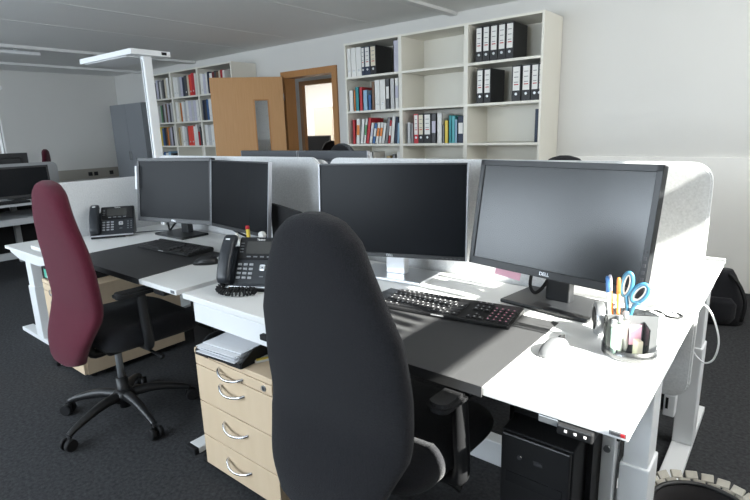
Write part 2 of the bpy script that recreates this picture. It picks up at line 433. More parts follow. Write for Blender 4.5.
# ------------------------------------------------------------------ monitors
def make_monitor(label, x, y, z, yaw, tilt, w, h, thin, base, zt, group=None, back='bezel', scr='screen', standmat='bezel', logo=True, basedim=(.30, .19), neckw=.075):
    """panel centre (x,y,z) world; base = (x,y,yaw) of foot; zt = table height"""
    t = thing('monitor', label, 'monitor', (base[0], base[1], zt), base[2], group)
    inv = (Matrix.Translation((base[0], base[1], zt)) @ Matrix.Rotation(base[2], 4, 'Z')).inverted()
    PM = inv @ Matrix.Translation((x, y, z)) @ Matrix.Rotation(yaw, 4, 'Z') @ Matrix.Rotation(-tilt, 4, 'X')
    b = .007 if thin else .020; bb = .016 if thin else .026; sd = .005 if thin else .018
    bm = bmesh.new()
    bx(bm, -w/2, w/2, .0, .014 if thin else .028, -h/2, h/2, bevel=.004)
    bx(bm, -w*.36, w*.36, .026, .052, -h*.36, h*.36, bevel=.012)
    for a in ((-w/2, -w/2+sd, -h/2, h/2), (w/2-sd, w/2, -h/2, h/2), (-w/2, w/2, h/2-b, h/2), (-w/2, w/2, -h/2, -h/2+bb)):
        bx(bm, a[0], a[1], -.006, .004, a[2], a[3], bevel=.0015)
    bmesh.ops.transform(bm, matrix=PM, verts=list(bm.verts))
    hs = obj('housing', bm, M[back], t)
    bm = box(-w/2+sd, w/2-sd, -.002, .002, -h/2+bb, h/2-b); bmesh.ops.transform(bm, matrix=PM, verts=list(bm.verts))
    obj('display', bm, M[scr], t)
    if thin:
        for s in (-1, 1):
            bm = box(s*w/2-.0025, s*w/2+.0015, -.0065, .013, -h/2, h/2)
            bmesh.ops.transform(bm, matrix=PM, verts=list(bm.verts)); obj('side_trim', bm, M['trim_silver'], t)
    if logo:
        bm = text_bm('DELL', .016 if not thin else .013)
        bmesh.ops.transform(bm, matrix=PM @ Matrix.Translation((0, -.0066, -h/2+bb/2)) @ STAND, verts=list(bm.verts)); obj('logo', bm, M['silver'], hs)
        bm = bmesh.new()
        for k in range(5):
            if thin: bx(bm, w/2-.03-k*.016, w/2-.022-k*.016, -.0075, -.006, -h/2+.005, -h/2+.009)
            else: bx(bm, w/2-.014, w/2-.006, -.008, -.006, -h/2+.05+k*.02, -h/2+.06+k*.02)
        bmesh.ops.transform(bm, matrix=PM, verts=list(bm.verts)); obj('button', bm, M['button'], hs)
    # stand
    bw, bd = basedim
    obj('base', box(-bw/2, bw/2, -bd/2, bd/2, .0005, .014, .004), M[standmat], t)
    top = PM @ Vector((0, .05, -.02))
    nk = bmesh.new()
    bx(nk, -neckw/2, neckw/2, -.018, .018, .012, top.z+.03, Matrix.Translation((top.x*.7, max(top.y+.012, -.02)+.01, 0)), bevel=.004)
    obj('neck', nk, M['bezel'] if standmat == 'bezel' else M[standmat], t)
    return t

MR = make_monitor('large monitor standing in the sun on the right, cursor of reflections on its dark screen', -.394, .613, 1.035, R(-10.8), R(10.1), .62, .375, False, (-.385, .662, R(-8)), .74, scr='screen_bright', basedim=(.31, .21), neckw=.085)
MR['label'] = 'large black monitor on the sunlit desk, nearest the pen holder'
MC = make_monitor('wide thin-bezel monitor right behind the black chair', -1.034, .593, 1.024, R(18.6), R(4.3), .61, .37, True, (-1.06, .655, R(6)), .74, standmat='silver', basedim=(.33, .19), neckw=.09)
ML = make_monitor('squarish black monitor farthest left, beside the far phone', -2.68, .626, 1.02, R(13.4), R(6.9), .60, .385, False, (-2.70, .655, 0), .743, basedim=(.31, .18))
MT = make_monitor('thin monitor with silver right edge, partly behind the left monitor', -1.975, .57, 1.03, R(-6.7), R(5.9), .555, .355, True, (-1.93, .655, 0), .743, standmat='silver', logo=False, basedim=(.30, .19))
for lab, x in (('left one of two dark monitor backs showing over the screens below the door', -2.53), ('right one of two dark monitor backs showing over the screens below the door', -1.955)):
    make_monitor(lab, x, 1.25, 1.055, PI, R(2), .56, .34, True, (x, 1.18, PI), .74, back='slate', logo=False, basedim=(.26, .18))
# sticky notes
bm = bmesh.new(); bx(bm, -.052, .052, -.0012, .0012, -.022, .022, Matrix.Translation((-.548, .628, .842)) @ Matrix.Rotation(R(-10.8), 4, 'Z') @ Matrix.Rotation(R(-12), 4, 'X') @ Matrix.Rotation(R(3), 4, 'Y'))
sn = tag(obj('sticky_note', bm, M['pink']), 'pink sticky note hanging under the right monitor', 'note')
bm = bmesh.new(); bx(bm, -.002, .012, -.0012, .0012, -.075, .065, Matrix.Translation((-2.962, .545, 1.10)) @ Matrix.Rotation(R(13.4), 4, 'Z') @ Matrix.Rotation(R(-7), 4, 'X'))
tag(obj('sticky_note', bm, M['paper']), 'white strip of paper stuck to left edge of the leftmost monitor', 'note')
# cables
def cable(label, pts, r, m, cat='cable', name='cable'):
    return tag(obj(name, tube(bmesh.new(), pts, r, 8, sub=6), m), label, cat)
cable('black cable looping down behind the right monitor near its stand', [(-.47, .66, .87), (-.475, .65, .80), (-.455, .645, .775), (-.43, .66, .80), (-.41, .70, .86)], .006, M['matte_black'])
cable('black cable curling onto the desk under the leftmost monitor', [(-2.86, .66, .86), (-2.85, .66, .79), (-2.82, .65, .765), (-2.78, .66, .80), (-2.74, .69, .85)], .006, M['matte_black'])
cable('black cable sagging between the two left monitors', [(-2.33, .70, .86), (-2.28, .74, .80), (-2.20, .77, .765), (-2.10, .78, .750)], .007, M['matte_black'])
cable('thin grey cable running from the far phone along the desk', [(-3.02, .50, .750), (-2.98, .60, .748), (-2.93, .66, .748), (-2.86, .70, .748), (-2.80, .79, .748)], .003, M['grey_plastic'])
cable('black cable lying across the desk to the round grommet', [(-.135, .735, .7435), (-.10, .77, .7435), (-.065, .735, .7435), (-.035, .735, .7435), (-.026, .76, .7435), (-.045, .775, .745)], .0035, M['matte_black'])
cable('white cable hanging in a loop from the end of the sunlit screen', [(-.005, .856, .775), (.03, .858, .75), (.055, .859, .70), (.068, .859, .64), (.060, .859, .585), (.038, .859, .565), (.015, .857, .58), (.0, .855, .60)], .0028, M['white_metal'])
bm = bmesh.new(); lathe(bm, [(.043, 0), (.043, .003), (.036, .0045), (.030, .0045), (.030, .001)], (-.085, .775, .7402)); tag(obj('cable_grommet', bm, M['white_metal']), 'round white cable grommet at the back corner of the sunlit desk', 'grommet')

# ------------------------------------------------------------------ desk mats
bm = bmesh.new(); bx(bm, -.965, -.318, -.003, .497, .7402, .7430, bevel=.001); bx(bm, -.965, -.318, -.006, -.003, .716, .7430)
bx(bm, -.37, -.322, .445, .493, .743, .7436)
tag(obj('desk_mat', bm, M['mat_sunlit']), 'black desk mat half in sunlight under the near keyboard', 'desk mat')
bm = bmesh.new(); prism(bm, [(-2.665, -.003), (-1.945, -.003), (-2.005, .487), (-2.684, .487)], .7432, .746, 'z'); bx(bm, -2.665, -1.945, -.006, -.003, .720, .746)
tag(obj('desk_mat', bm, M['mat']), 'black desk mat on the left desk by the wine red chair', 'desk mat')

# ------------------------------------------------------------------ keyboards and mice
def make_keyboard(label, loc, rz, keys):
    t = thing('keyboard', label, 'keyboard', loc, rz)
    bm = bmesh.new(); prism(bm, [(-.078, .001), (-.082, .008), (-.075, .013), (.072, .024), (.080, .020), (.080, .001)], -.228, .228, 'x', bevel=.003)
    obj('case', bm, M['black_plastic'], t)
    rows = [(-.062, [(1.25, 3), (6, 1), (1.25, 4)]), (-.041, [(2.2, 1), (1, 10), (2.6, 1)]), (-.020, [(1.7, 1), (1, 11), (2.1, 1)]), (.001, [(1.5, 1), (1, 12), (1.4, 1)]), (.022, [(1, 13), (1.9, 1)]), (.050, [(1, 13)])]
    zt = lambda y: .013+(y+.075)*.0748
    spots = []
    for y, row in rows:
        x = -.222
        for wd, n in row:
            for _ in range(n):
                if x + wd*.019 < .075: spots.append((x, x+wd*.019-.003, y))
                x += wd*.019
    for y in (-.062, -.041, -.020, .001, .022):
        for k in range(4): spots.append((.148+k*.019, .148+k*.019+.016, y))
    for y in (-.062, .001, .022, .05):
        for k in range(3): spots.append((.085+k*.019, .085+k*.019+.016, y))
    spots.append((.104, .12, -.041))
    proto = {}
    for i, (x0, x1, y) in enumerate(spots):
        wd = round(x1-x0, 4); cx = (x0+x1)/2; pink = x0 > .14 and y < .03
        if (wd, pink) not in proto:
            b = bmesh.new(); bx(b, -wd/2, wd/2, -.0082, .0082, 0, .005, bevel=.0015, seg=1); n0 = len(b.faces)
            if wd < .03 and keys: bx(b, -.0038, .0008, -.001, .0040, .0045, .0055)
            b.faces.ensure_lookup_table()
            for q in range(n0, len(b.faces)): b.faces[q].material_index = 1
            k = obj('key', b, (M['key'], M['numpad_pink'] if pink else M['legend']), t); proto[(wd, pink)] = k
        else:
            k = proto[(wd, pink)].copy(); COL.objects.link(k); k.parent = t
        k.location = (cx, y+.002, zt(y)); k.rotation_euler = (R(4.3), 0, 0)
    bm = box(-.03, .015, -.0795, -.0785, .006, .010); obj('logo', bm, M['print'], t)
    return t
make_keyboard('black keyboard with white legends on the near mat before the right monitor', (-.649, .401, .7432), R(7), True)
make_keyboard('black keyboard on the left desk under the squarish monitor', (-2.34, .40, .7462), R(3), False)

def mouse_rings(L=.105, W=.060, H=.036):
    rings = []
    for k in range(13):
        u = k/12; y = -L/2+L*u
        w = W/2*max(.05, math.sin(PI*min(max(u*.94+.03, 0), 1)))**.5*(1-.12*math.sin(PI*u))
        hh = H*max(.12, math.sin(PI*(u*.80+.06)))**.75
        rings.append([(w*math.copysign(abs(math.cos(a))**.8, math.cos(a)), y, max(0, hh*max(0, math.sin(a))**.8) if a <= PI else 0.0) for a in [j*PI/10 for j in range(11)]])
    return rings
def make_mouse(label, loc, rz, m, sc=1.0):
    t = thing('computer_mouse', label, 'mouse', loc, rz)
    t.scale = (sc, sc, sc)
    bm = bmesh.new(); loft(bm, mouse_rings()); obj('shell', bm, m, t)
    bm = bmesh.new(); cyl(bm, (-.004, .030, .027), (.004, .030, .027), .009); obj('scroll_wheel', bm, M['matte_black'], t)
    bm = bmesh.new(); bx(bm, -.001, .001, .006, .050, .012, .0335); obj('button_gap', bm, M['matte_black'], t)
    return t
make_mouse('silver mouse lying on the sunlit desk beside the near mat', (-.255, .285, .7402), R(-12), M['mouse_silver'], 1.05)
make_mouse('black mouse on the left desk at the edge of the mat', (-1.925, .315, .7436), R(-47), M['black_plastic'], 1.08)

# ------------------------------------------------------------------ phones
def make_phone(label, loc, rz, SL, cord=None):
    t = thing('desk_phone', label, 'phone', loc, rz)
    W = .244
    # wedge body: side outline in (y,z)
    bm = bmesh.new(); prism(bm, [(-.082, .012), (-.082, .028), (-.082+.19*math.cos(SL), .028+.19*math.sin(SL)), (-.070+.19*math.cos(SL), .032+.19*math.sin(SL)), (-.060+.19*math.cos(SL), .022+.19*math.sin(SL)), (.030, .020), (.040, .012)], -W/2+.055, W/2, 'x', bevel=.004)
    prism(bm, [(-.082, .012), (-.082, .024), (-.082+.16*math.cos(SL), .022+.16*math.sin(SL)), (-.066+.16*math.cos(SL), .020+.16*math.sin(SL)), (.030, .012)], -W/2, -W/2+.057, 'x', bevel=.004)
    obj('body', bm, M['phone_plastic'], t)
    bm = bmesh.new(); bx(bm, -W/2+.002, W/2-.05, -.088, .03, .0005, .014, bevel=.004); bx(bm, -W/2+.04, W/2-.04, .02, .10, .0005, .014, bevel=.004)
    obj('foot_stand', bm, M['matte_black'], t)
    obj('front_strip', box(-W/2+.004, W/2-.004, -.0855, -.080, .012, .021, .002), M['silver'], t)
    # slanted face frame: origin at (0,-.082,.028), slope direction
    sl = SL; FM = Matrix.Translation((0, -.082, .0285)) @ Matrix.Rotation(sl, 4, 'X')
    def face(x0, x1, v0, v1, d0, d1, m, name, bev=.0, parent=t):
        b = box(x0, x1, v0, v1, d0, d1, bev); bmesh.ops.transform(b, matrix=FM, verts=list(b.verts)); return obj(name, b, m, parent)
    dp = face(-.062, .118, .100, .188, .001, .008, M['matte_black'], 'display_panel', .003)
    face(-.028, .082, .122, .174, .008, .0088, M['lcd'], 'lcd', 0, dp)
    b = text_bm('Yealink', .012); bmesh.ops.transform(b, matrix=FM @ Matrix.Translation((.028, .181, .0085)), verts=list(b.verts)); obj('logo', b, M['print'], dp)
    bm = bmesh.new()
    for k in range(4):
        bx(bm, -.022+k*.028, -.006+k*.028, .108, .113, .008, .0095)
        bx(bm, -.054, -.040, .128+k*.012, .131+k*.012, .008, .0095)
    bmesh.ops.transform(bm, matrix=FM, verts=list(bm.verts)); obj('soft_key', bm, M['grey_plastic'], dp)
    kb = None
    for r in range(4):
        for c in range(3):
            if kb is None: kb = face(-.008, .008, -.0045, .0045, 0, .004, M['grey_keys'], 'keypad_key', .0012); k = kb; bm0 = kb
            else: k = kb.copy(); COL.objects.link(k); k.parent = t
            off = FM.to_3x3() @ Vector((-.048+c*.024, .026+r*.018, 0)); k.location = off
    nv = face(.036, .060, .056, .080, .0005, .004, M['silver'], 'navigation_pad', .004)
    face(.0455, .0505, .0655, .0705, .004, .0045, M['matte_black'], 'ok_button', 0, nv)
    bm = bmesh.new()
    for k in range(4):
        bx(bm, .084, .092, .028+k*.016, .034+k*.016, .001, .003); bx(bm, .102, .110, .028+k*.016, .034+k*.016, .001, .003)
    bx(bm, .040, .056, .030, .034, .001, .003)
    bmesh.ops.transform(bm, matrix=FM, verts=list(bm.verts)); obj('function_key', bm, M['grey_plastic'], t)
    # handset on the left
    rings = []
    for k in range(15):
        u = k/14; v = -.004+.196*u
        th = .034+.012*(abs(2*u-1)**3); wd = .0265*(1 if 0.04 < u < .96 else .85)
        lift = .006+.020*math.sin(PI*u)**.8
        ring = []
        for j in range(16):
            a = 2*PI*j/16; ca, sa = math.cos(a), math.sin(a)
            ring.append(tuple(FM @ Vector((-W/2+.028+wd*math.copysign(abs(ca)**.6, ca), v, lift+th/2*(1 if .04 < u < .96 else .7)*math.copysign(abs(sa)**.6, sa)+.012))))
        rings.append(ring)
    hs = obj('handset', loft(bmesh.new(), rings), M['phone_plastic'], t)
    bm = bmesh.new(); bx(bm, -W/2+.018, -W/2+.036, .165, .171, .045, .0475); bmesh.ops.transform(bm, matrix=FM, verts=list(bm.verts)); obj('logo', bm, M['print'], hs)
    if cord:
        bm = bmesh.new(); pts = []; P = [Vector(p) for p in cord]; n = len(P)-1
        N = 150
        for i in range(N+1):
            s = i/N*n; k = min(int(s), n-1); u = s-k
            c0 = P[k]*(1-u)+P[k+1]*u; a = i*1.15
            d = (P[k+1]-P[k]).normalized(); e = d.cross(Vector((0, 0, 1))).normalized(); f = e.cross(d)
            pts.append(c0+e*.0105*math.cos(a)+f*.0105*math.sin(a))
        tube(bm, pts, .0034, 6, sub=1); obj('coiled_cord', bm, M['matte_black'], t)
    return t
M['grey_keys'] = mat('keypad_grey', (0.34, 0.35, 0.37), 0.45)
make_phone('black desk phone with coiled cord, half hidden by the black chair', (-1.440, .235, .7402), R(27), R(58), [(-.10, -.085, .030), (-.115, -.110, .016), (-.085, -.140, .015), (-.04, -.155, .015), (.01, -.150, .015), (.045, -.125, .015), (.03, -.112, .018), (-.02, -.120, .019), (-.06, -.125, .018)])
make_phone('black desk phone on the left desk against the felt end screen', (-3.065, .420, .7434), R(56), R(49), None)

# pencil cup behind the near phone
t = thing('pen_cup', 'small clear pen cup just behind the near phone', 'pen holder', (-1.755, .45, .7432))
bm = bmesh.new(); lathe(bm, [(.038, 0), (.040, .10), (.037, .10), (.035, .004), (.0, .004)]); obj('cup', bm, M['smoke'], t)
def pen(label, p0, p1, r, body, tip=None, cat='pen', name='pen', cut=.78):
    p0 = Vector(p0); p1 = Vector(p1); d = p1-p0
    t = thing(name, label, cat, p0); q = Vector((0, 0, 1)).rotation_difference(d.normalized()).to_matrix().to_4x4(); L = d.length
    bm = bmesh.new(); lathe(bm, [(r*.5, 0), (r, .012), (r, L*cut), (r*.95, L*cut)], seg=12); bmesh.ops.transform(bm, matrix=q, verts=list(bm.verts)); obj('barrel', bm, body, t)
    bm = bmesh.new(); lathe(bm, [(r*1.1, L*cut), (r*1.1, L*.97), (r*.7, L)], seg=12); bmesh.ops.transform(bm, matrix=q, verts=list(bm.verts)); obj('cap', bm, tip or body, t)
    return t
pen('yellow marker with red end standing behind the near phone', (-1.752, .45, .748), (-1.778, .46, .918), .009, cmat('yellow'), cmat('red'), 'marker', 'marker_pen', .90)
pen('white marker standing left in the cup behind the near phone', (-1.775, .44, .748), (-1.835, .435, .880), .008, cmat('white'), cmat('white'), 'marker', 'marker_pen')
bm = bmesh.new(); lathe(bm, [(.004, -.012), (.016, -.010), (.018, 0), (.016, .010), (.004, .012)], (0, 0, 0), axis='y')
o = tag(obj('correction_roller', bm, cmat('white')), 'small white round roller lying behind the top of the near phone', 'roller'); o.location = (-1.66, .45, .886)
bm = bmesh.new(); bx(bm, -.03, .03, -.03, .03, 0, .122, bevel=.004); o = tag(obj('note_box', bm, M['smoke']), 'clear square box behind the near phone holding a roller', 'box'); o.location = (-1.66, .45, .7432)

# ------------------------------------------------------------------ pen holder on the sunlit desk
PHX, PHY, PHZ = -.092, .388, .7402
t = thing('pen_holder', 'round smoked-grey desk organiser at the corner of the sunlit desk', 'pen holder', (PHX, PHY, PHZ), R(25))
bm = bmesh.new(); lathe(bm, [(.066, 0), (.068, .003), (.068, .028), (.0655, .028), (.0655, .005), (0, .005)]); obj('tray', bm, M['smoke'], t)
bm = bmesh.new()
n = 18
pts = [(.066*math.cos(a), .066*math.sin(a)) for a in [R(5)+k*R(190)/n for k in range(n+1)]]
inner = [(.063*math.cos(a), .063*math.sin(a)) for a in [R(5)+k*R(190)/n for k in range(n+1)]]
prism(bm, pts+list(reversed(inner)), .004, .105, 'z')
obj('back_shell', bm, M['smoke_dark'], t)
bm = bmesh.new(); bx(bm, -.064, .064, .000, .003, .004, .105); obj('partition', bm, M['ph_grey'], t)
bm = bmesh.new(); bx(bm, -.0015, .0015, .003, .062, .004, .100); obj('partition', bm, M['grey_plastic'], t)
bm = bmesh.new(); bx(bm, .028, .031, -.058, .0, .004, .09); obj('partition', bm, M['smoke_dark'], t)
def ph(x, y, z):
    v = Matrix.Rotation(R(25), 4, 'Z') @ Vector((x, y, z)); return (PHX+v.x, PHY+v.y, PHZ+v.z)
pen('white pen with blue cap, leftmost in the desk organiser', ph(-.042, .022, .008), ph(-.064, .016, .205), .0045, cmat('white'), cmat('blue'))
pen('orange pen with white clip, next to the blue-capped pen', ph(-.034, .030, .008), ph(-.055, .030, .205), .0045, cmat('orange'), cmat('lilac'))
pen('orange pen third from left in the desk organiser', ph(-.026, .018, .008), ph(-.034, .025, .200), .0045, cmat('orange'), cmat('orange'))
for i, (x, lab) in enumerate(((-.045, 'leftmost pale green highlighter with grey cap in the organiser front tray'), (-.029, 'middle highlighter with grey cap in the organiser front tray'), (-.013, 'right highlighter with grey cap in the organiser front tray'))):
    pen(lab, ph(x, -.030+i*.012, .008), ph(x-.002, -.020+i*.012, .100+i*.008), .0072, mat('marker_body_%d' % i, ((.55, .80, .62), (.75, .82, .72), (.78, .78, .72))[i], .4), M['monstand'], 'highlighter', 'highlighter')
# scissors
t = thing('scissors', 'scissors with blue and white handles standing in the desk organiser', 'scissors', ph(-.006, .024, .006))
t.scale = (.95, .95, .95)
bm = bmesh.new(); prism(bm, [(-.004, 0), (.006, .0), (.010, .10), (-.006, .10)], -.001, .001, 'y'); obj('blade', bm, M['chrome'], t)
bm = bmesh.new(); prism(bm, [(-.002, 0), (.004, .0), (.008, .10), (-.008, .10)], .0015, .003, 'y'); obj('blade', bm, M['chrome'], t)
def loop(cx, cz, rx, rz, tilt):
    return [(cx+rx*math.cos(a)*math.cos(tilt)-rz*math.sin(a)*math.sin(tilt), 0, cz+rx*math.cos(a)*math.sin(tilt)+rz*math.sin(a)*math.cos(tilt)) for a in [2*PI*k/14 for k in range(14)]]
for cx, cz, rx, rz, tl, foot in ((-.008, .185, .013, .034, R(-8), (-.001, .10)), (.026, .165, .016, .030, R(-30), (.004, .10))):
    bm = bmesh.new(); tube(bm, loop(cx, cz, rx, rz, tl), .0058, 8, closed=True, sub=2); tube(bm, [(foot[0], 0, foot[1]-.01), (foot[0]*.6+cx*.4, 0, foot[1]+.025), (cx-(rz)*math.sin(-tl)*.9*(-1) if False else cx, 0, cz-rz*.9)], .006, 8, sub=4)
    h = obj('handle', bm, M['scissor'], t)
    bm = bmesh.new(); tube(bm, loop(cx, cz, rx-.005, rz-.005, tl), .0035, 8, closed=True, sub=2); obj('inner_grip', bm, cmat('white'), h)
# small notebook and things in the right compartment
bm = bmesh.new(); bx(bm, -.022, .022, -.003, .003, 0, .098, Matrix.Translation(ph(.030, .012, .006)) @ Matrix.Rotation(R(25), 4, 'Z'), bevel=.001); tag(obj('notebook', bm, M['matte_black']), 'small black notebook standing in the desk organiser', 'notebook')
bm = bmesh.new(); bx(bm, -.008, .008, -.012, .012, 0, .045, Matrix.Translation(ph(.012, -.030, .006)) @ Matrix.Rotation(R(40), 4, 'Z'), bevel=.003); tag(obj('eraser', bm, cmat('cream')), 'small pale eraser in the front tray of the organiser', 'eraser')
bm = bmesh.new(); bx(bm, -.014, .014, -.002, .002, 0, .055, Matrix.Translation(ph(.008, -.012, .030)) @ Matrix.Rotation(R(25), 4, 'Z'), bevel=.001); tag(obj('paper_flag_pad', bm, M['pink']), 'pink pad of paper flags behind the organiser partition', 'paper pad')
t = thing('tape_roll', 'silver rimmed black roll standing on edge left of the organiser', 'roll', (-.198, .480, .7402), R(-66))
bm = bmesh.new(); lathe(bm, [(.024, -.012), (.045, -.012), (.048, -.008), (.048, .008), (.045, .012), (.024, .012)], (0, 0, .048), axis='y'); obj('rim', bm, M['silver'], t)
bm = bmesh.new(); lathe(bm, [(.005, -.014), (.032, -.014), (.034, -.010), (.034, .010), (.032, .014), (.005, .014)], (0, 0, .048), axis='y'); obj('core', bm, M['black_plastic'], t)

t = thing('board', 'flat black upright board between silver-edged monitor and black chair', 'board', (-1.615, .56, .7402), R(-21))
obj('panel', box(-.185, .185, -.009, .009, .004, .262, .002), M['matte_black'], t)
obj('stand', box(-.14, .14, -.03, .03, 0, .006, .001), M['matte_black'], t)
t = thing('power_socket', 'white power socket block hanging under the end of the sunlit screen', 'socket', (-.062, .846, .36))
obj('housing', box(0, .034, -.022, .022, 0, .076, .003), M['white_metal'], t)
bm = bmesh.new(); bx(bm, .006, .014, -.024, -.022, .028, .068); obj('slot', bm, M['matte_black'], t)
o = tag(obj('plug', box(-.098, -.064, .826, .866, .375, .432, .004), M['matte_black']), 'black plug beside the white socket under the sunlit screen', 'plug')
# ------------------------------------------------------------------ pedestals
def make_pedestal(label, loc, W, D, H, fronts):
    t = thing('pedestal', label, 'drawer unit', loc)
    obj('body', box(0, W, .018, D, .035, H-.022, .001), M['beech'], t)
    obj('top', box(0, W, 0, D, H-.022, H, .002), M['beech'], t)
    for i, (z0, z1, hz) in enumerate(fronts):
        d = obj('drawer', box(.003, W-.003, .0, .018, z0+.002, z1-.002, .0015), M['beech'], t)
        c = W*.50
        bm = bmesh.new(); tube(bm, [(c-.07, .002, hz+.008), (c-.062, -.012, hz+.004), (c-.03, -.026, hz-.006), (c+.01, -.028, hz-.009), (c+.05, -.016, hz-.004), (c+.07, .002, hz+.002)], .005, 8, sub=5, radii=[.006, .006, .005, .005, .005, .006]); obj('handle', bm, M['chrome'], d)
        if i == 0:
            bm = bmesh.new(); cyl(bm, (W-.045, -.004, (z0+z1)/2), (W-.045, .002, (z0+z1)/2), .011); lk = obj('lock', bm, M['silver'], d)
            obj('key_slot', box(W-.047, W-.043, -.0052, -.004, (z0+z1)/2-.006, (z0+z1)/2+.006), M['matte_black'], lk)
    for x in (.05, W-.05):
        for y in (.06, D-.06):
            bm = bmesh.new(); cyl(bm, (x-.012, y, .019), (x+.012, y, .019), .018); obj('castor', bm, M['matte_black'], t)
    return t
FR = [(.474, .517, .490), (.319, .474, .425), (.170, .319, .268), (.037, .170, .113)]
make_pedestal('beech drawer unit with four bow handles beside the black chair', (-1.535, -.02, 0), .46, .62, .54, FR)
make_pedestal('beech drawer unit at far left behind the wine red chair', (-3.20, .02, 0), .42, .62, .54, FR)
# letter tray with papers on the near unit
t = thing('letter_tray', 'black letter tray holding papers on top of the near beech drawer unit', 'tray', (-1.36, .125, .5402), R(4))
bm = bmesh.new(); bx(bm, -.125, .125, -.165, .165, 0, .004)
prism(bm, [(-.165, 0), (-.165, .018), (-.10, .055), (.165, .055), (.165, 0)], -.128, -.122, 'x'); prism(bm, [(-.165, 0), (-.165, .018), (-.10, .055), (.165, .055), (.165, 0)], .122, .128, 'x')
bx(bm, -.125, .125, .160, .165, 0, .055); bx(bm, -.125, -.055, -.168, -.163, 0, .018); bx(bm, .055, .125, -.168, -.163, 0, .018)
obj('shell', bm, M['matte_black'], t)
rnd = random.Random(3)
bm = bmesh.new()
for k in range(9):
    a = rnd.uniform(-.03, .05); dy = rnd.uniform(-.035, .005); z = .006+k*.0048
    mx = Matrix.Translation((-1.365, .13+dy, .5405+z)) @ Matrix.Rotation(R(4)+a, 4, 'Z')
    rows = []
    t2 = bmesh.new(); nn = 8
    for s in range(nn+1):
        u = s/nn; y = -.148+.296*u; zz = .006*math.cos(PI*u*1.5+k*.3)*(k/9)
        rows.append((y, zz))
    prism(t2, [(y, zz) for y, zz in rows]+[(y, zz+.0022) for y, zz in reversed(rows)], -.104, .104, 'x')
    merge(bm, t2, mx)
tag(obj('paper_stack', bm, M['paper']), 'curling stack of white papers in the letter tray', 'paper', kind='stuff')
t = thing('folded_leaflet', 'white and yellow leaflet lying right of the letter tray', 'leaflet', (-1.195, .115, .5402), R(-25))
obj('cover', box(-.018, .018, -.09, .09, .0, .010, .002), cmat('white'), t); obj('band', box(.004, .018, -.085, .085, .010, .013, .001), cmat('yellow'), t)
# ring binder lying on the far unit
t = thing('ring_binder', 'dark binder lying flat on the far beech unit, green and white spine', 'binder', (-3.06, .03, .5402))
obj('cover', box(-.13, .15, 0, .30, 0, .075, .003), M['matte_black'], t)
obj('spine_label', box(-.075, .12, -.0015, 0, .012, .063), cmat('white'), t); obj('spine_label', box(-.105, -.07, -.0018, 0, .012, .063), mat('mint', (.08, .42, .30), .6), t, 'green spine label')

# computer towers
def make_tower(label, loc, W, D, H, led=True):
    t = thing('computer_tower', label, 'computer', loc)
    obj('case', box(0, W, .012, D, 0, H, .004), M['matte_black'], t)
    obj('front_panel', box(.004, W-.004, 0, .014, .004, H-.004, .004), M['black_plastic'], t)
    bm = bmesh.new(); cyl(bm, (W*.3, -.003, H*.88), (W*.3, .0, H*.88), .006); bx(bm, W*.5, W*.62, -.002, 0, H*.87, H*.89); obj('button', bm, M['button'], t)
    obj('drive_slot', box(.02, W-.02, -.002, 0, H*.72, H*.78), M['grey_plastic'] if False else M['matte_black'], t)
    return t
make_tower('black computer tower hung under the sunlit desk', (-.327, .12, .06), .187, .44, .505)
tag(obj('tower_holder', bx(bx(bx(bmesh.new(), -.345, -.12, .22, .27, .566, .580), -.345, -.333, .22, .27, .2, .717), -.133, -.12, .22, .27, .2, .717), M['matte_black']), 'black bracket carrying the tower under the sunlit desk', 'bracket')
make_tower('black computer tower on the floor between the two near desks', (-2.185, .36, .001), .19, .42, .52)

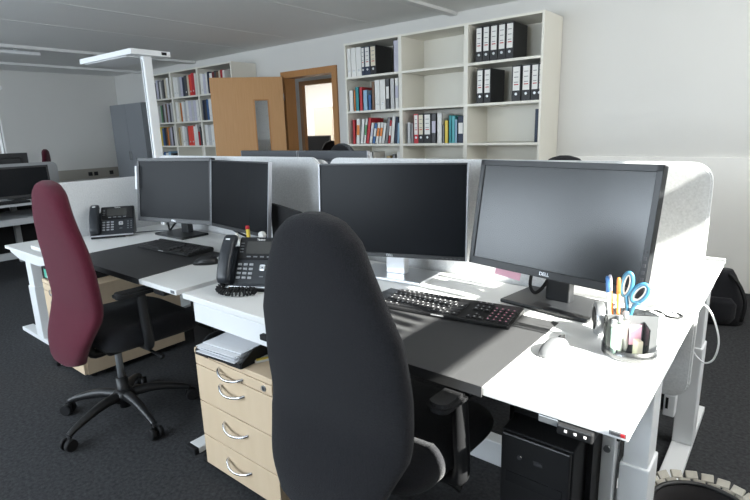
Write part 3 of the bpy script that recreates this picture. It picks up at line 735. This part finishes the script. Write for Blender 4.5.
# ------------------------------------------------------------------ office chairs
ZK = [.0, .03, .10, .22, .38, .52, .65, .74, .785, .80]
WK = [.055, .152, .194, .247, .256, .240, .184, .138, .085, .03]
YZ = [0, .1, .25, .45, .65, .8]; YK = [-.032, -.024, .041, .028, .003, .004]
def interp(x, xs, ys):
    if x <= xs[0]: return ys[0]
    for a, b, c, d in zip(xs, xs[1:], ys, ys[1:]):
        if x <= b: return c+(d-c)*(x-a)/(b-a)
    return ys[-1]
def smoothed(fn, z, h=.035): return sum(fn(min(max(z+d*h, 0), .8)) for d in (-1, -.5, 0, .5, 1))/5
def make_chair(label, loc, rz, back_m, seat_m, zback, full=True):
    """origin: floor point under the backrest, chair faces +Y"""
    t = thing('office_chair', label, 'chair', loc, rz)
    rings = []
    NZ = 40
    for k in range(NZ+1):
        z = .8*k/NZ
        z = .8*(.5-.5*math.cos(PI*k/NZ))
        w = interp(z, ZK, WK); y = smoothed(lambda q: interp(q, YZ, YK), z)
        th = .088*max(.15, min(1, w/.12))**.7
        ring = []
        for j in range(32):
            a = 2*PI*j/32; ca, sa = math.cos(a), math.sin(a)
            lx = w*math.copysign(abs(ca)**.75, ca); ly = y+th/2*math.copysign(abs(sa)**.75, sa)
            ring.append((lx, ly, zback+z))
        rings.append(ring)
    bm = loft(bmesh.new(), rings)
    for f in bm.faces:       # the side towards the sitter is black cloth
        c = f.calc_center_median(); k = min(max(c.z-zback, 0), .8)
        if c.y > smoothed(lambda q: interp(q, YZ, YK), k) + .028 and k > .02: f.material_index = 1
    obj('backrest', bm, (back_m, seat_m), t)
    # seat
    rings = []
    for k in range(9):
        u = k/8; zz = .435+.090*u
        s = .80+.20*math.sin(PI*min(1, .18+u*.80))**.5
        out = rrect(-.245*s, .245*s, .285-.245*s, .285+.235*s, .10*s, n=6)
        rings.append([(x, y, zz + (-.02 if False else 0) + .012*u*((x/.245)**2) - .035*u*max(0, (y-.38)/.14)) for x, y in out])
    obj('seat', loft(bmesh.new(), rings), seat_m, t)
    # mechanism and back bar
    bm = bmesh.new(); bx(bm, -.10, .10, .10, .38, .375, .445, bevel=.015); obj('mechanism', bm, M['black_plastic'], t)
    bm = bmesh.new(); tube(bm, [(0, .18, .385), (0, .08, .375), (0, .055, .42), (0, .066, .50), (0, .066, .58)], .022, 10, sub=4); obj('back_bar', bm, M['black_plastic'], t)
    lv = obj('lever', tube(bmesh.new(), [(.09, .26, .37), (.20, .27, .362), (.235, .28, .350)], .007, 8, radii=[.006, .007, .012]), M['black_plastic'], t)
    cb = (-.03, .188)
    bm = bmesh.new(); cyl(bm, (cb[0], cb[1], .20), (cb[0], cb[1], .385), .016); g = obj('gas_spring', bm, M['monstand'], t)
    bm = bmesh.new(); cyl(bm, (cb[0], cb[1], .055), (cb[0], cb[1], .21), .027); obj('gas_sleeve', bm, M['black_plastic'], t)
    bm = bmesh.new(); lathe(bm, [(.03, .085), (.050, .09), (.052, .13), (.034, .15)], (cb[0], cb[1], 0)); obj('hub', bm, M['black_plastic'], t)
    for k in range(5):
        a = R(-1+72*k); d = Vector((math.cos(a), math.sin(a), 0)); c = Vector((cb[0], cb[1], 0)); pr = Vector((-d.y, d.x, 0))
        bm = bmesh.new(); tube(bm, [c+d*.03+Vector((0, 0, .118)), c+d*.12+Vector((0, 0, .120)), c+d*.22+Vector((0, 0, .098)), c+d*.275+Vector((0, 0, .080)), c+d*.298+Vector((0, 0, .068))], .02, 10, radii=[.026, .023, .018, .015, .014], sub=4)
        lg = obj('base_leg', bm, M['black_plastic'], t)
        bm = bmesh.new(); q = c+d*.308
        for s in (-1, 1): cyl(bm, tuple(q+pr*s*.008+Vector((0, 0, .029))), tuple(q+pr*s*.028+Vector((0, 0, .029))), .028, .026, seg=18)
        cyl(bm, tuple(q-pr*.01+Vector((0, 0, .029))), tuple(q+pr*.01+Vector((0, 0, .029))), .012); cyl(bm, tuple(c+d*.298+Vector((0, 0, .03))), tuple(c+d*.298+Vector((0, 0, .075))), .009)
        obj('castor', bm, M['matte_black'], lg)
    for s in (-1, 1):
        ar = bmesh.new(); tube(ar, [(s*.10, .22, .425), (s*.235, .215, .428), (s*.278, .21, .46), (s*.280, .205, .56), (s*.278, .20, .685)], .02, 10, sub=5, radii=[.018, .018, .022, .022, .020]); obj('arm_post', ar, M['black_plastic'], t)
        pd = bmesh.new(); prism(pd, rrect(s*.276-.034, s*.276+.034, .088, .30, .030), .684, .710, 'z', bevel=.009); obj('armrest', pd, M['matte_black'], t)
    return t
make_chair('tall black fabric office chair in the foreground, back to the camera', (-.674, -.172, 0), R(-2), M['black_fabric'], M['black_fabric'], .351)
make_chair('wine red backed office chair with black seat at the left desk', (-2.208, -.203, 0), R(-2), M['wine_fabric'], M['black_fabric'], .373)
make_chair('dark office chair whose rounded top shows in front of the doorway', (-2.95, 2.42, 0), R(175), M['felt_dark'], M['black_fabric'], .43)
make_chair('dark office chair whose top shows above the right monitor', (-.95, 2.30, 0), R(185), M['black_fabric'], M['black_fabric'], .345)
make_chair('distant dark wine chair poking above the far grey screen', (-9.2, 2.22, 0), R(150), M['wine_fabric'], M['black_fabric'], .395)

# ------------------------------------------------------------------ far-left workstation
FT = thing('workbench_desk', 'distant grey-white desk at the left edge with a monitor on it', 'desk', (-5.66, -.6, 0))
obj('tabletop', box(-.76, 0, 0, 1.93, .715, .74, .002), M['grey_laminate'], FT)
obj('lower_shelf', box(-.74, .0, 0, 1.93, .535, .595, .002), M['grey_laminate'], FT)
for y in (.72, 1.42): obj('leg', box(-.06, 0, y, y+.05, .03, .715), M['grey_laminate'], FT)
for y in (.72, 1.42): obj('leg', box(-.76, -.70, y, y+.05, .03, .715), M['grey_laminate'], FT)
obj('foot_rail', box(-.06, 0, 0, 1.93, .21, .27), M['grey_laminate'], FT)
obj('back_panel', box(-.78, -.76, 0, 1.93, .06, .70), M['matte_black'], FT)
tag(obj('desk_screen', prism(bmesh.new(), rrect(-.6, 1.37, .44, 1.095, .06), -6.475, -6.445, 'x', bevel=.006), M['felt_shaded']), 'distant grey felt screen with rounded corner at the left edge', 'desk divider', 'grey felt desk screens')
make_monitor('distant dark monitor on the grey desk at the left edge', -6.05, .865, .92, PI/2, R(3), .54, .32, False, (-6.10, .87, PI/2), .74, logo=False, basedim=(.24, .2))
F2 = thing('desk', 'distant white desk beyond the far grey screen', 'desk', (-7.26, -.6, 0))
obj('tabletop', box(0, .76, 0, 1.93, .715, .74, .002), M['white'], F2)
for y in (.1, 1.8):
    for x in (.02, .69): obj('leg', box(x, x+.05, y, y+.05, 0, .715), M['white_metal'], F2)
make_monitor('distant monitor whose dark top shows above the far grey screen', -6.85, .93, 1.03, -PI/2, R(2), .56, .34, True, (-6.79, .93, -PI/2), .74, logo=False, basedim=(.24, .18))
tag(obj('keyboard', box(-5.82, -5.67, .35, .80, .7402, .762, .004), M['matte_black']), 'distant dark keyboard on the grey desk at the left edge', 'keyboard')
t = thing('cupboard', 'tall blue-grey cupboard standing in the far left corner', 'cupboard', (-9.52, 3.48, 0))
obj('carcass', box(0, 1.12, .02, .34, 0, 1.90), M['cabinet'], t)
for k in (0, 1):
    d = obj('door', box(.003+k*.56, .557+k*.56, 0, .02, .02, 1.895), M['cabinet'], t); obj('handle', box(.52+k*.07, .54+k*.07, -.02, 0, .95, 1.10, .003), M['monstand'], d)

# ------------------------------------------------------------------ floor lamps
def make_lamp(label, pole, hx0, hx1, hy0, hy1, z, rot):
    t = thing('floor_lamp', label, 'lamp', (pole[0], pole[1], 0), rot)
    bm = bmesh.new(); bx(bm, hx0, hx1, hy0, hy1, z-.038, z, bevel=.003); obj('lamp_head', bm, M['white_metal'], t)
    obj('diffuser', box(hx0+.03, hx1-.12, hy0+.025, hy1-.025, z-.042, z-.038), M['lampdiff'], t)
    obj('sensor', box(hx1-.004, hx1+.003, (hy0+hy1)/2-.02+.10, (hy0+hy1)/2+.02+.10, z-.028, z-.008), M['matte_black'], t)
    bm = bmesh.new(); bx(bm, -.022, .022, -.034, .034, .02, z-.038, bevel=.006); p = obj('pole', bm, M['white_metal'], t)
    obj('pole_groove', box(-.006, .006, -.0355, -.034, .05, z-.06), M['monstand'], p)
    bm = bmesh.new(); bx(bm, -.14, .14, -.16, .16, .001, .02, bevel=.004); obj('base', bm, M['white_metal'], t)
    return t
LP = make_lamp('white office floor lamp with flat head over the left desks', (-3.60, 1.055), -.70, .075, -.15, .155, 1.945, R(2))
LP.children[0]
dup(LP, (-7.02, 1.04, 0), R(80), 'distant white floor lamp at the left edge of the picture')
# ceiling luminaire
t = thing('ceiling_light', 'slim white ceiling light at the upper left', 'lamp', (-7.62, 1.0, ZC))
obj('housing', box(-.04, .04, -.8, .80, -.055, -.015, .003), M['white_metal'], t); obj('bracket', box(-.02, .37, -.02, .05, -.02, 0), M['white_metal'], t); obj('bracket', box(-.02, .02, .5, .54, -.02, 0), M['white_metal'], t)

# ------------------------------------------------------------------ bookcases
def make_bookcase(label, xs, y0, y1, ztop, zs):
    t = thing('bookcase', label, 'bookcase', (xs[0], y0, 0)); X0 = xs[0]; D = y1-y0; th = .02
    for i, x in enumerate(xs):
        a, b = (x, x+th) if i == 0 else ((x-th, x) if i == len(xs)-1 else (x-th, x+th))
        obj('upright', box(a-X0, b-X0, 0, D, 0, ztop), M['shelf'], t)
    for i in range(len(xs)-1):
        a = xs[i]+th; b = xs[i+1]-th
        obj('top_board', box(a-X0, b-X0, .002, D, ztop-.02, ztop), M['shelf'], t)
        for z in zs: obj('shelf_board', box(a-X0, b-X0, .002, D-.008, z-.022, z), M['shelf'], t)
        obj('back_panel', box(a-X0, b-X0, D-.008, D, 0, ztop-.02), M['shelf'], t)
    return t
ZS = [1.905, 1.545, 1.190, .83, .45, .08]
RX = [-3.781, -3.033, -2.285, -1.559]
LX = [-8.055, -7.318, -6.604, -5.798]
YS = 3.42
make_bookcase('white open bookcase right of the door with many empty shelves', RX, YS, 3.835, 2.252, ZS)
make_bookcase('white bookcase full of books left of the door', LX, YS, 3.835, 2.278, ZS)

ORD = ['leftmost', 'second', 'third', 'fourth', 'fifth', 'sixth', 'seventh', 'eighth', 'ninth', 'tenth', 'eleventh', 'twelfth', 'thirteenth', 'fourteenth', 'fifteenth']
ROWN = ['top shelf', 'second shelf', 'third shelf', 'fourth shelf']
BAYN = ['left bay', 'middle bay', 'right bay']
PROTO = {}
def book_parts(kind, w, h, d, colour, lab):
    """parts of a book or binder, local: x 0..w, y 0..d (spine at y=0), z 0..h"""
    out = []
    if kind == 'binder':
        out.append(('cover', box(0, w, 0, d, 0, h, .002), cmat(colour)))
        if lab:
            bm = bmesh.new(); bx(bm, w*.12, w*.88, -.0012, .0006, h*.30, h*.96); n0 = len(bm.faces)
            for q in (.80, .66, .52): bx(bm, w*.25, w*.72, -.0018, -.001, h*q, h*q+.006)
            bm.faces.ensure_lookup_table(); n1 = len(bm.faces); bx(bm, w*.25, w*.75, -.0018, -.001, h*.45, h*.45+.008); bm.faces.ensure_lookup_table()
            for q in range(n0, len(bm.faces)): bm.faces[q].material_index = 1 if q < n1 else 2
            out.append(('spine_label', bm, (cmat(lab), cmat('grey'), cmat('red'))))
        bm = bmesh.new(); lathe(bm, [(.006, -.0015), (.012, -.0015), (.012, .0015), (.006, .0015)], (w/2, -.001, h*.20), 16, 'y'); out.append(('finger_ring', bm, M['silver']))
    else:
        bm = bmesh.new(); bx(bm, 0, w*.12, 0, d, 0, h); bx(bm, w*.88, w, 0, d, 0, h); bx(bm, 0, w, 0, .003, 0, h); out.append(('cover', bm, cmat(colour)))
        bm = box(w*.12, w*.88, .003, d-.004, .003, h-.003); out.append(('pages', bm, M['paper']))
        if lab:
            bm = box(w*.15, w*.85, -.0008, .0005, h*.35, h*.75); out.append(('spine_label', bm, cmat(lab)))
    return out

def put_row(case, bay, row, items, xs, depth=.23, yf=YS+.018, lean=0):
    """items: (x0, x1, height, colour, kind, labelcolour, lean)"""
    z = ZS[row]
    for i, it in enumerate(items):
        x0, x1, h, colour, kind = it[:5]; lab = it[5] if len(it) > 5 else None; ln = it[6] if len(it) > 6 else 0
        dep = it[7] if len(it) > 7 else (.285 if kind == 'binder' else .21)
        nm = 'ring_binder' if kind == 'binder' else 'book'
        word = ('ring binder' if kind == 'binder' else 'book')
        pos = ORD[i] if i else 'leftmost'
        wh = 'bookcase right of door' if case == 'R' else 'bookcase left of door'
        lbl = '%s %s, %s%s on %s, %s, %s' % (colour, word, pos, ' from left' if i else '', ROWN[row], BAYN[bay], 'right bookcase' if case == 'R' else 'left bookcase')
        w = x1-x0
        tag_group = None
        parts = book_parts(kind, w, h, dep, colour, lab)
        t = thing(nm, lbl, 'binder' if kind == 'binder' else 'book', (x0, yf, z+.0005), 0, '%ss on the %s of the %s' % (word, ROWN[row], wh))
        for n2, b, m in parts: obj(n2, b, m, t)
        if ln: t.rotation_euler = (0, ln, 0); t.location.z += max(0, math.sin(ln))*w
# right bookcase
def rx1(p): return -3.781+(p-343.8)*.01333
def rx2(p): return -3.033+(p-400)*.01121
def rx3(p): return -2.285+(p-467)*.00937
put_row('R', 0, 0, [(rx1(345.9), rx1(349.4), .295, 'white', 'binder'), (rx1(350), rx1(355), .295, 'white', 'binder'), (rx1(355.4), rx1(360.6), .295, 'white', 'binder'), (rx1(361), rx1(364), .29, 'navy', 'binder', 'white'),
  (rx1(364.4), rx1(369.6), .29, 'navy', 'binder', 'white'), (rx1(370), rx1(375.8), .29, 'black', 'binder', 'cream'), (rx1(392.9), rx1(397.8), .300, 'lilac', 'book', None, 0, .19)], RX)
put_row('R', 0, 1, [(rx1(346.2), rx1(351.2), .22, 'white', 'book'), (rx1(351.8), rx1(353.2), .22, 'orange', 'book'), (rx1(353.4), rx1(357), .25, 'teal', 'book'), (rx1(357.6), rx1(361), .245, 'red', 'book'),
  (rx1(361.3), rx1(366.2), .21, 'light blue', 'book'), (rx1(366.6), rx1(370), .16, 'blue', 'book'), (rx1(370.6), rx1(373.4), .29, 'brown', 'book'), (rx1(373.8), rx1(378.6), .30, 'white', 'binder'), (rx1(379), rx1(384), .30, 'white', 'binder'),
  (rx1(384.6), rx1(388.4), .30, 'dark grey', 'book', 'white'), (rx1(389), rx1(393.4), .30, 'pale grey', 'book'), (rx1(393.6), rx1(397.4), .30, 'white', 'book', 'lilac'), (rx1(397.6), rx1(398.3), .29, 'dark red', 'book')], RX)
L8 = .10; L14 = .20
put_row('R', 0, 2, [(rx1(349), rx1(351.8), .26, 'red', 'book'), (rx1(352.2), rx1(356.4), .27, 'white', 'book', 'orange', .06), (rx1(356.6), rx1(360), .265, 'white', 'book', None, .14), (rx1(360.2), rx1(362.6), .27, 'white', 'book', 'green', .16),
  (rx1(362.8), rx1(366.2), .275, 'red', 'book', None, .18), (rx1(366.4), rx1(369.4), .22, 'white', 'book', 'lilac', .19), (rx1(369.6), rx1(372.6), .215, 'blue', 'book', 'white', .20), (rx1(372.8), rx1(375.8), .22, 'white', 'book', 'orange', .20),
  (rx1(376), rx1(379), .22, 'white', 'book', 'orange', .20), (rx1(379.2), rx1(382.2), .215, 'white', 'book', None, .19), (rx1(382.6), rx1(385.4), .27, 'grey', 'book', None, .18), (rx1(385.8), rx1(388), .24, 'red', 'book', 'white', .14), (rx1(388.2), rx1(391.6), .28, 'white', 'book', None, .12),
  (rx1(392), rx1(394.6), .27, 'navy', 'book', None, .10), (rx1(394.8), rx1(397), .21, 'light blue', 'book', None, .06)], RX)
put_row('R', 0, 3, [(rx1(362), rx1(370), .27, 'white', 'book'), (rx1(384), rx1(388), .23, 'tan', 'book'), (rx1(390), rx1(393), .25, 'grey', 'book'), (rx1(394), rx1(398.2), .275, 'white', 'book')], RX)
put_row('R', 1, 2, [(rx2(405.8), rx2(409.6), .21, 'pale grey', 'book'), (rx2(409.8), rx2(412.8), .20, 'grey', 'book'), (rx2(413.2), rx2(417.8), .29, 'red', 'binder', 'white'), (rx2(418), rx2(423.6), .29, 'black', 'binder', 'cream'),
  (rx2(424), rx2(431.4), .29, 'black', 'binder', 'white'), (rx2(431.8), rx2(437), .285, 'dark grey', 'book', 'lilac'), (rx2(437.6), rx2(443.2), .285, 'white', 'book'), (rx2(443.6), rx2(445.2), .17, 'grey', 'book'), (rx2(445.6), rx2(449.2), .215, 'yellow', 'book'),
  (rx2(449.8), rx2(452.6), .26, 'teal', 'book'), (rx2(452.8), rx2(455.8), .255, 'turquoise', 'book'), (rx2(456), rx2(458), .22, 'light blue', 'book'), (rx2(458.4), rx2(464.4), .25, 'navy', 'book', 'white')], RX)
put_row('R', 2, 0, [(rx3(a), rx3(b), .300, 'black', 'binder', 'white') for a, b in ((476.4, 483.4), (484, 491), (491.6, 499.2), (499.8, 507.2), (507.6, 515.2))], RX)
put_row('R', 2, 1, [(rx3(a), rx3(b), .300, 'black', 'binder', 'white') for a, b in ((478, 485), (485.8, 493), (514.6, 523.4), (524.4, 532.8), (533.4, 540.4), (540.8, 542.0))], RX)
put_row('R', 2, 2, [(rx3(538.5), rx3(541.5), .28, 'navy', 'book')], RX)
# left bookcase
def fill(bay, row, spec, x0):
    x = x0; items = []
    for colour, w, h in spec:
        kind = 'binder' if w > .058 else 'book'
        items.append((x, x+w, h, colour, kind, None)); x += w+.003
    put_row('L', bay, row, items, LX)
fill(0, 0, [('white', .05, .27), ('pale grey', .045, .28), ('grey', .04, .26), ('white', .05, .29), ('dark grey', .045, .25), ('lilac', .06, .285), ('dark grey', .035, .27), ('white', .05, .26), ('grey', .045, .27), ('dark grey', .045, .28), ('cream', .05, .29), ('white', .06, .30)], LX[0]+.03)
fill(0, 1, [('white', .05, .27), ('grey', .045, .28), ('white', .05, .26), ('dark grey', .04, .27), ('white', .055, .28), ('pale grey', .05, .25), ('green', .035, .26), ('dark grey', .05, .27), ('pale grey', .05, .29), ('brown', .04, .28), ('lilac', .05, .285), ('dark grey', .045, .26), ('pale grey', .05, .29)], LX[0]+.03)
fill(0, 2, [('white', .05, .27), ('grey', .045, .28), ('blue', .05, .26), ('yellow', .065, .29), ('yellow', .05, .285), ('blue', .055, .27), ('navy', .05, .28), ('brown', .04, .27), ('orange', .035, .28), ('grey', .045, .27), ('lilac', .05, .28), ('dark grey', .04, .29), ('white', .04, .30)], LX[0]+.03)
fill(0, 3, [('white', .06, .20), ('navy', .06, .24), ('grey', .05, .22), ('blue', .05, .26), ('white', .08, .25), ('light blue', .06, .27), ('dark grey', .06, .24)], LX[0]+.10)
fill(1, 0, [('white', .065, .29), ('white', .06, .28), ('pale grey', .05, .285), ('lilac', .06, .28), ('navy', .05, .27), ('dark grey', .075, .29), ('cream', .045, .285), ('bright red', .06, .29), ('red', .075, .31), ('white', .05, .30)], LX[1]+.04)
fill(1, 1, [('white', .07, .29), ('cream', .05, .28), ('orange', .035, .27), ('white', .06, .29), ('pale grey', .05, .28), ('white', .06, .30), ('lilac', .07, .29), ('pale grey', .06, .295), ('lilac', .065, .29), ('white', .06, .29)], LX[1]+.04)
fill(1, 2, [('tan', .04, .27), ('cream', .045, .28), ('white', .065, .29), ('pale grey', .06, .28), ('grey', .03, .26), ('bright red', .085, .285), ('bright red', .06, .29), ('white', .06, .28), ('white', .05, .30), ('red', .04, .20), ('dark grey', .03, .27)], LX[1]+.05)
fill(2, 0, [('white', .065, .28), ('lilac', .06, .27), ('white', .05, .28), ('navy', .045, .29), ('white', .06, .27), ('dark red', .05, .28), ('dark grey', .045, .29), ('brown', .05, .27), ('cream', .04, .28), ('red', .045, .29), ('white', .05, .28)], LX[2]+.04)
fill(2, 1, [('navy', .05, .28), ('dark grey', .04, .27), ('blue', .05, .285), ('white', .065, .29), ('cream', .06, .28), ('grey', .05, .27)], LX[2]+.04)
fill(2, 2, [('white', .07, .29), ('pale grey', .07, .28), ('white', .07, .29), ('lilac', .065, .28), ('white', .06, .29)], LX[2]+.04)

# ------------------------------------------------------------------ room beyond the corridor
t = thing('cupboard', 'beige cupboard in the bright room beyond the corridor', 'cupboard', (-8.13, 7.2, 0))
obj('carcass', box(0, 1.1, .02, .5, 0, 1.84), M['beige'], t); obj('door', box(.004, .546, 0, .02, .03, 1.83), M['beige'], t); obj('door', box(.554, 1.096, 0, .02, .03, 1.83), M['beige'], t)
t = thing('desk', 'desk in the bright room beyond the corridor', 'desk', (-7.95, 5.98, 0)); obj('tabletop', box(0, 1.3, 0, .7, .715, .74), M['white'], t)
for x in (.03, 1.21):
    for y in (.03, .61): obj('leg', box(x, x+.06, y, y+.06, 0, .715), M['white_metal'], t)
make_monitor('black monitor in the bright room beyond the corridor', -6.97, 6.13, 1.11, R(15), R(3), .54, .31, False, (-6.98, 6.20, R(15)), .74, logo=False)
make_chair('black chair in the bright room beyond the corridor', (-6.13, 5.62, 0), R(60), M['black_fabric'], M['black_fabric'], .38)

# ------------------------------------------------------------------ bag in the foreground, backpack by the wall
t = thing('tote_bag', 'open black bag trimmed with cream square tiles at the lower right corner', 'bag', (.098, .50, 0), R(36))
def oval(a, b, z, n=40): return [(a*math.cos(2*PI*k/n), b*math.sin(2*PI*k/n), z) for k in range(n)]
bm = bmesh.new(); loft(bm, [oval(.085, .065, .003), oval(.105, .085, .06), oval(.120, .100, .18), oval(.122, .104, .285), oval(.116, .098, .287), oval(.112, .094, .18), oval(.09, .07, .02)]); obj('shell', bm, M['bag_lining'], t)
bm = bmesh.new(); tube(bm, oval(.121, .103, .287, 28), .007, 8, closed=True, sub=2); obj('rim', bm, M['black_plastic'], t)
tile = None
n = 22
for row, (grow, z, tlt) in enumerate(((.013, .281, -35), (.026, .298, -50), (.012, .240, 12), (.006, .203, 8))):
    for k in range(n):
        a = 2*PI*(k+.5*(row % 2))/n
        if tile is None:
            tile = obj('tile', box(-.0158, .0158, -.0045, .0045, -.0115, .0115, .002), M['cream'], t); o = tile
        else: o = tile.copy(); COL.objects.link(o); o.parent = t
        ex, ey = (.121+grow)*math.cos(a), (.103+grow)*math.sin(a)
        nx, ny = math.cos(a)/.121, math.sin(a)/.103
        o.location = (ex, ey, z); o.rotation_euler = (R(tlt), random.uniform(-.16, .16), math.atan2(ny, nx)-PI/2)
t = thing('backpack', 'black backpack slumped on the floor past the sunlit desk', 'bag', (-.13, 3.03, 0), R(10))
rings = []
for k in range(10):
    u = k/9; z = .001+.36*u; s = (1-.55*u**2.2)
    rings.append([(.17*s*math.copysign(abs(math.cos(a))**.7, math.cos(a))*(1+.05*math.sin(3*a+k)), .11*s*math.copysign(abs(math.sin(a))**.7, math.sin(a)), z) for a in [2*PI*j/24 for j in range(24)]])
obj('body', loft(bmesh.new(), rings), M['black_fabric'], t)
obj('pocket', loft(bmesh.new(), [[(.11*s*math.cos(a), -.10+.045*s*math.sin(a), z) for a in [2*PI*j/16 for j in range(16)]] for z, s in ((.02, .8), (.06, 1), (.15, 1), (.19, .7))]), M['black_fabric'], t)
obj('strap', tube(bmesh.new(), [(.04, -.03, .34), (.10, -.09, .30), (.15, -.12, .18), (.14, -.13, .05)], .012, 8), M['matte_black'], t)

# ------------------------------------------------------------------ light
W = bpy.data.worlds.new('sky'); S.world = W; W.use_nodes = True
bg = W.node_tree.nodes['Background']; bg.inputs['Color'].default_value = (.80, .89, 1.0, 1); bg.inputs['Strength'].default_value = 1.6
def sun(d, strength, col, ang=.6):
    l = bpy.data.lights.new('sun', 'SUN'); l.energy = strength; l.color = col; l.angle = R(ang)
    o = bpy.data.objects.new('sun', l); COL.objects.link(o); o.rotation_euler = Vector(d).to_track_quat('-Z', 'Y').to_euler(); return o
sun((-1, .06, -.70), 26, (1.0, .96, .88))
def area(name, loc, d, sx, sy, power, col):
    l = bpy.data.lights.new(name, 'AREA'); l.shape = 'RECTANGLE'; l.size = sx; l.size_y = sy; l.energy = power; l.color = col
    o = bpy.data.objects.new(name, l); COL.objects.link(o); o.location = loc; o.rotation_euler = Vector(d).to_track_quat('-Z', 'Y').to_euler(); return o
area('daylight_right', (XR+.01, (WY0+WY1)/2, (WZ0+WZ1)/2), (-1, 0, -.25), WY1-WY0, WZ1-WZ0, 24, (1, .98, .94))
for i, (a, b) in enumerate(FW):
    area('daylight_front', ((a+b)/2, YF+.01, 1.55), (0, 1, -.1), b-a, 1.2, (30, 36, 52)[i], (.80, .905, 1))
area('room_beyond_fill', (-8.0, 6.3, ZC-.05), (0, .25, -1), 3.0, 1.2, 130, (1, .96, .90))  # added fill light without a fixture, brightens the room across the corridor

# ------------------------------------------------------------------ camera
cam = bpy.data.cameras.new('camera'); cam.sensor_width = 36; cam.lens = 36*516.63/750; cam.clip_start = .02
co = bpy.data.objects.new('camera', cam); COL.objects.link(co)
yaw, pitch, roll = -.6856, -.2282, -.0306
f = Vector((math.sin(yaw)*math.cos(pitch), math.cos(yaw)*math.cos(pitch), math.sin(pitch)))
r = f.cross(Vector((0, 0, 1))).normalized(); u = r.cross(f)
c_, s_ = math.cos(roll), math.sin(roll)
r2 = c_*r+s_*u; u2 = -s_*r+c_*u
mw = Matrix((r2, u2, -f)).transposed().to_4x4(); mw.translation = Vector((.1957, -1.0122, 1.3361))
co.matrix_world = mw
S.camera = co
S.view_settings.view_transform = 'Standard'; S.view_settings.look = 'None'; S.view_settings.gamma = 1.0; S.view_settings.use_curve_mapping = False
S.view_settings.exposure = 0.98
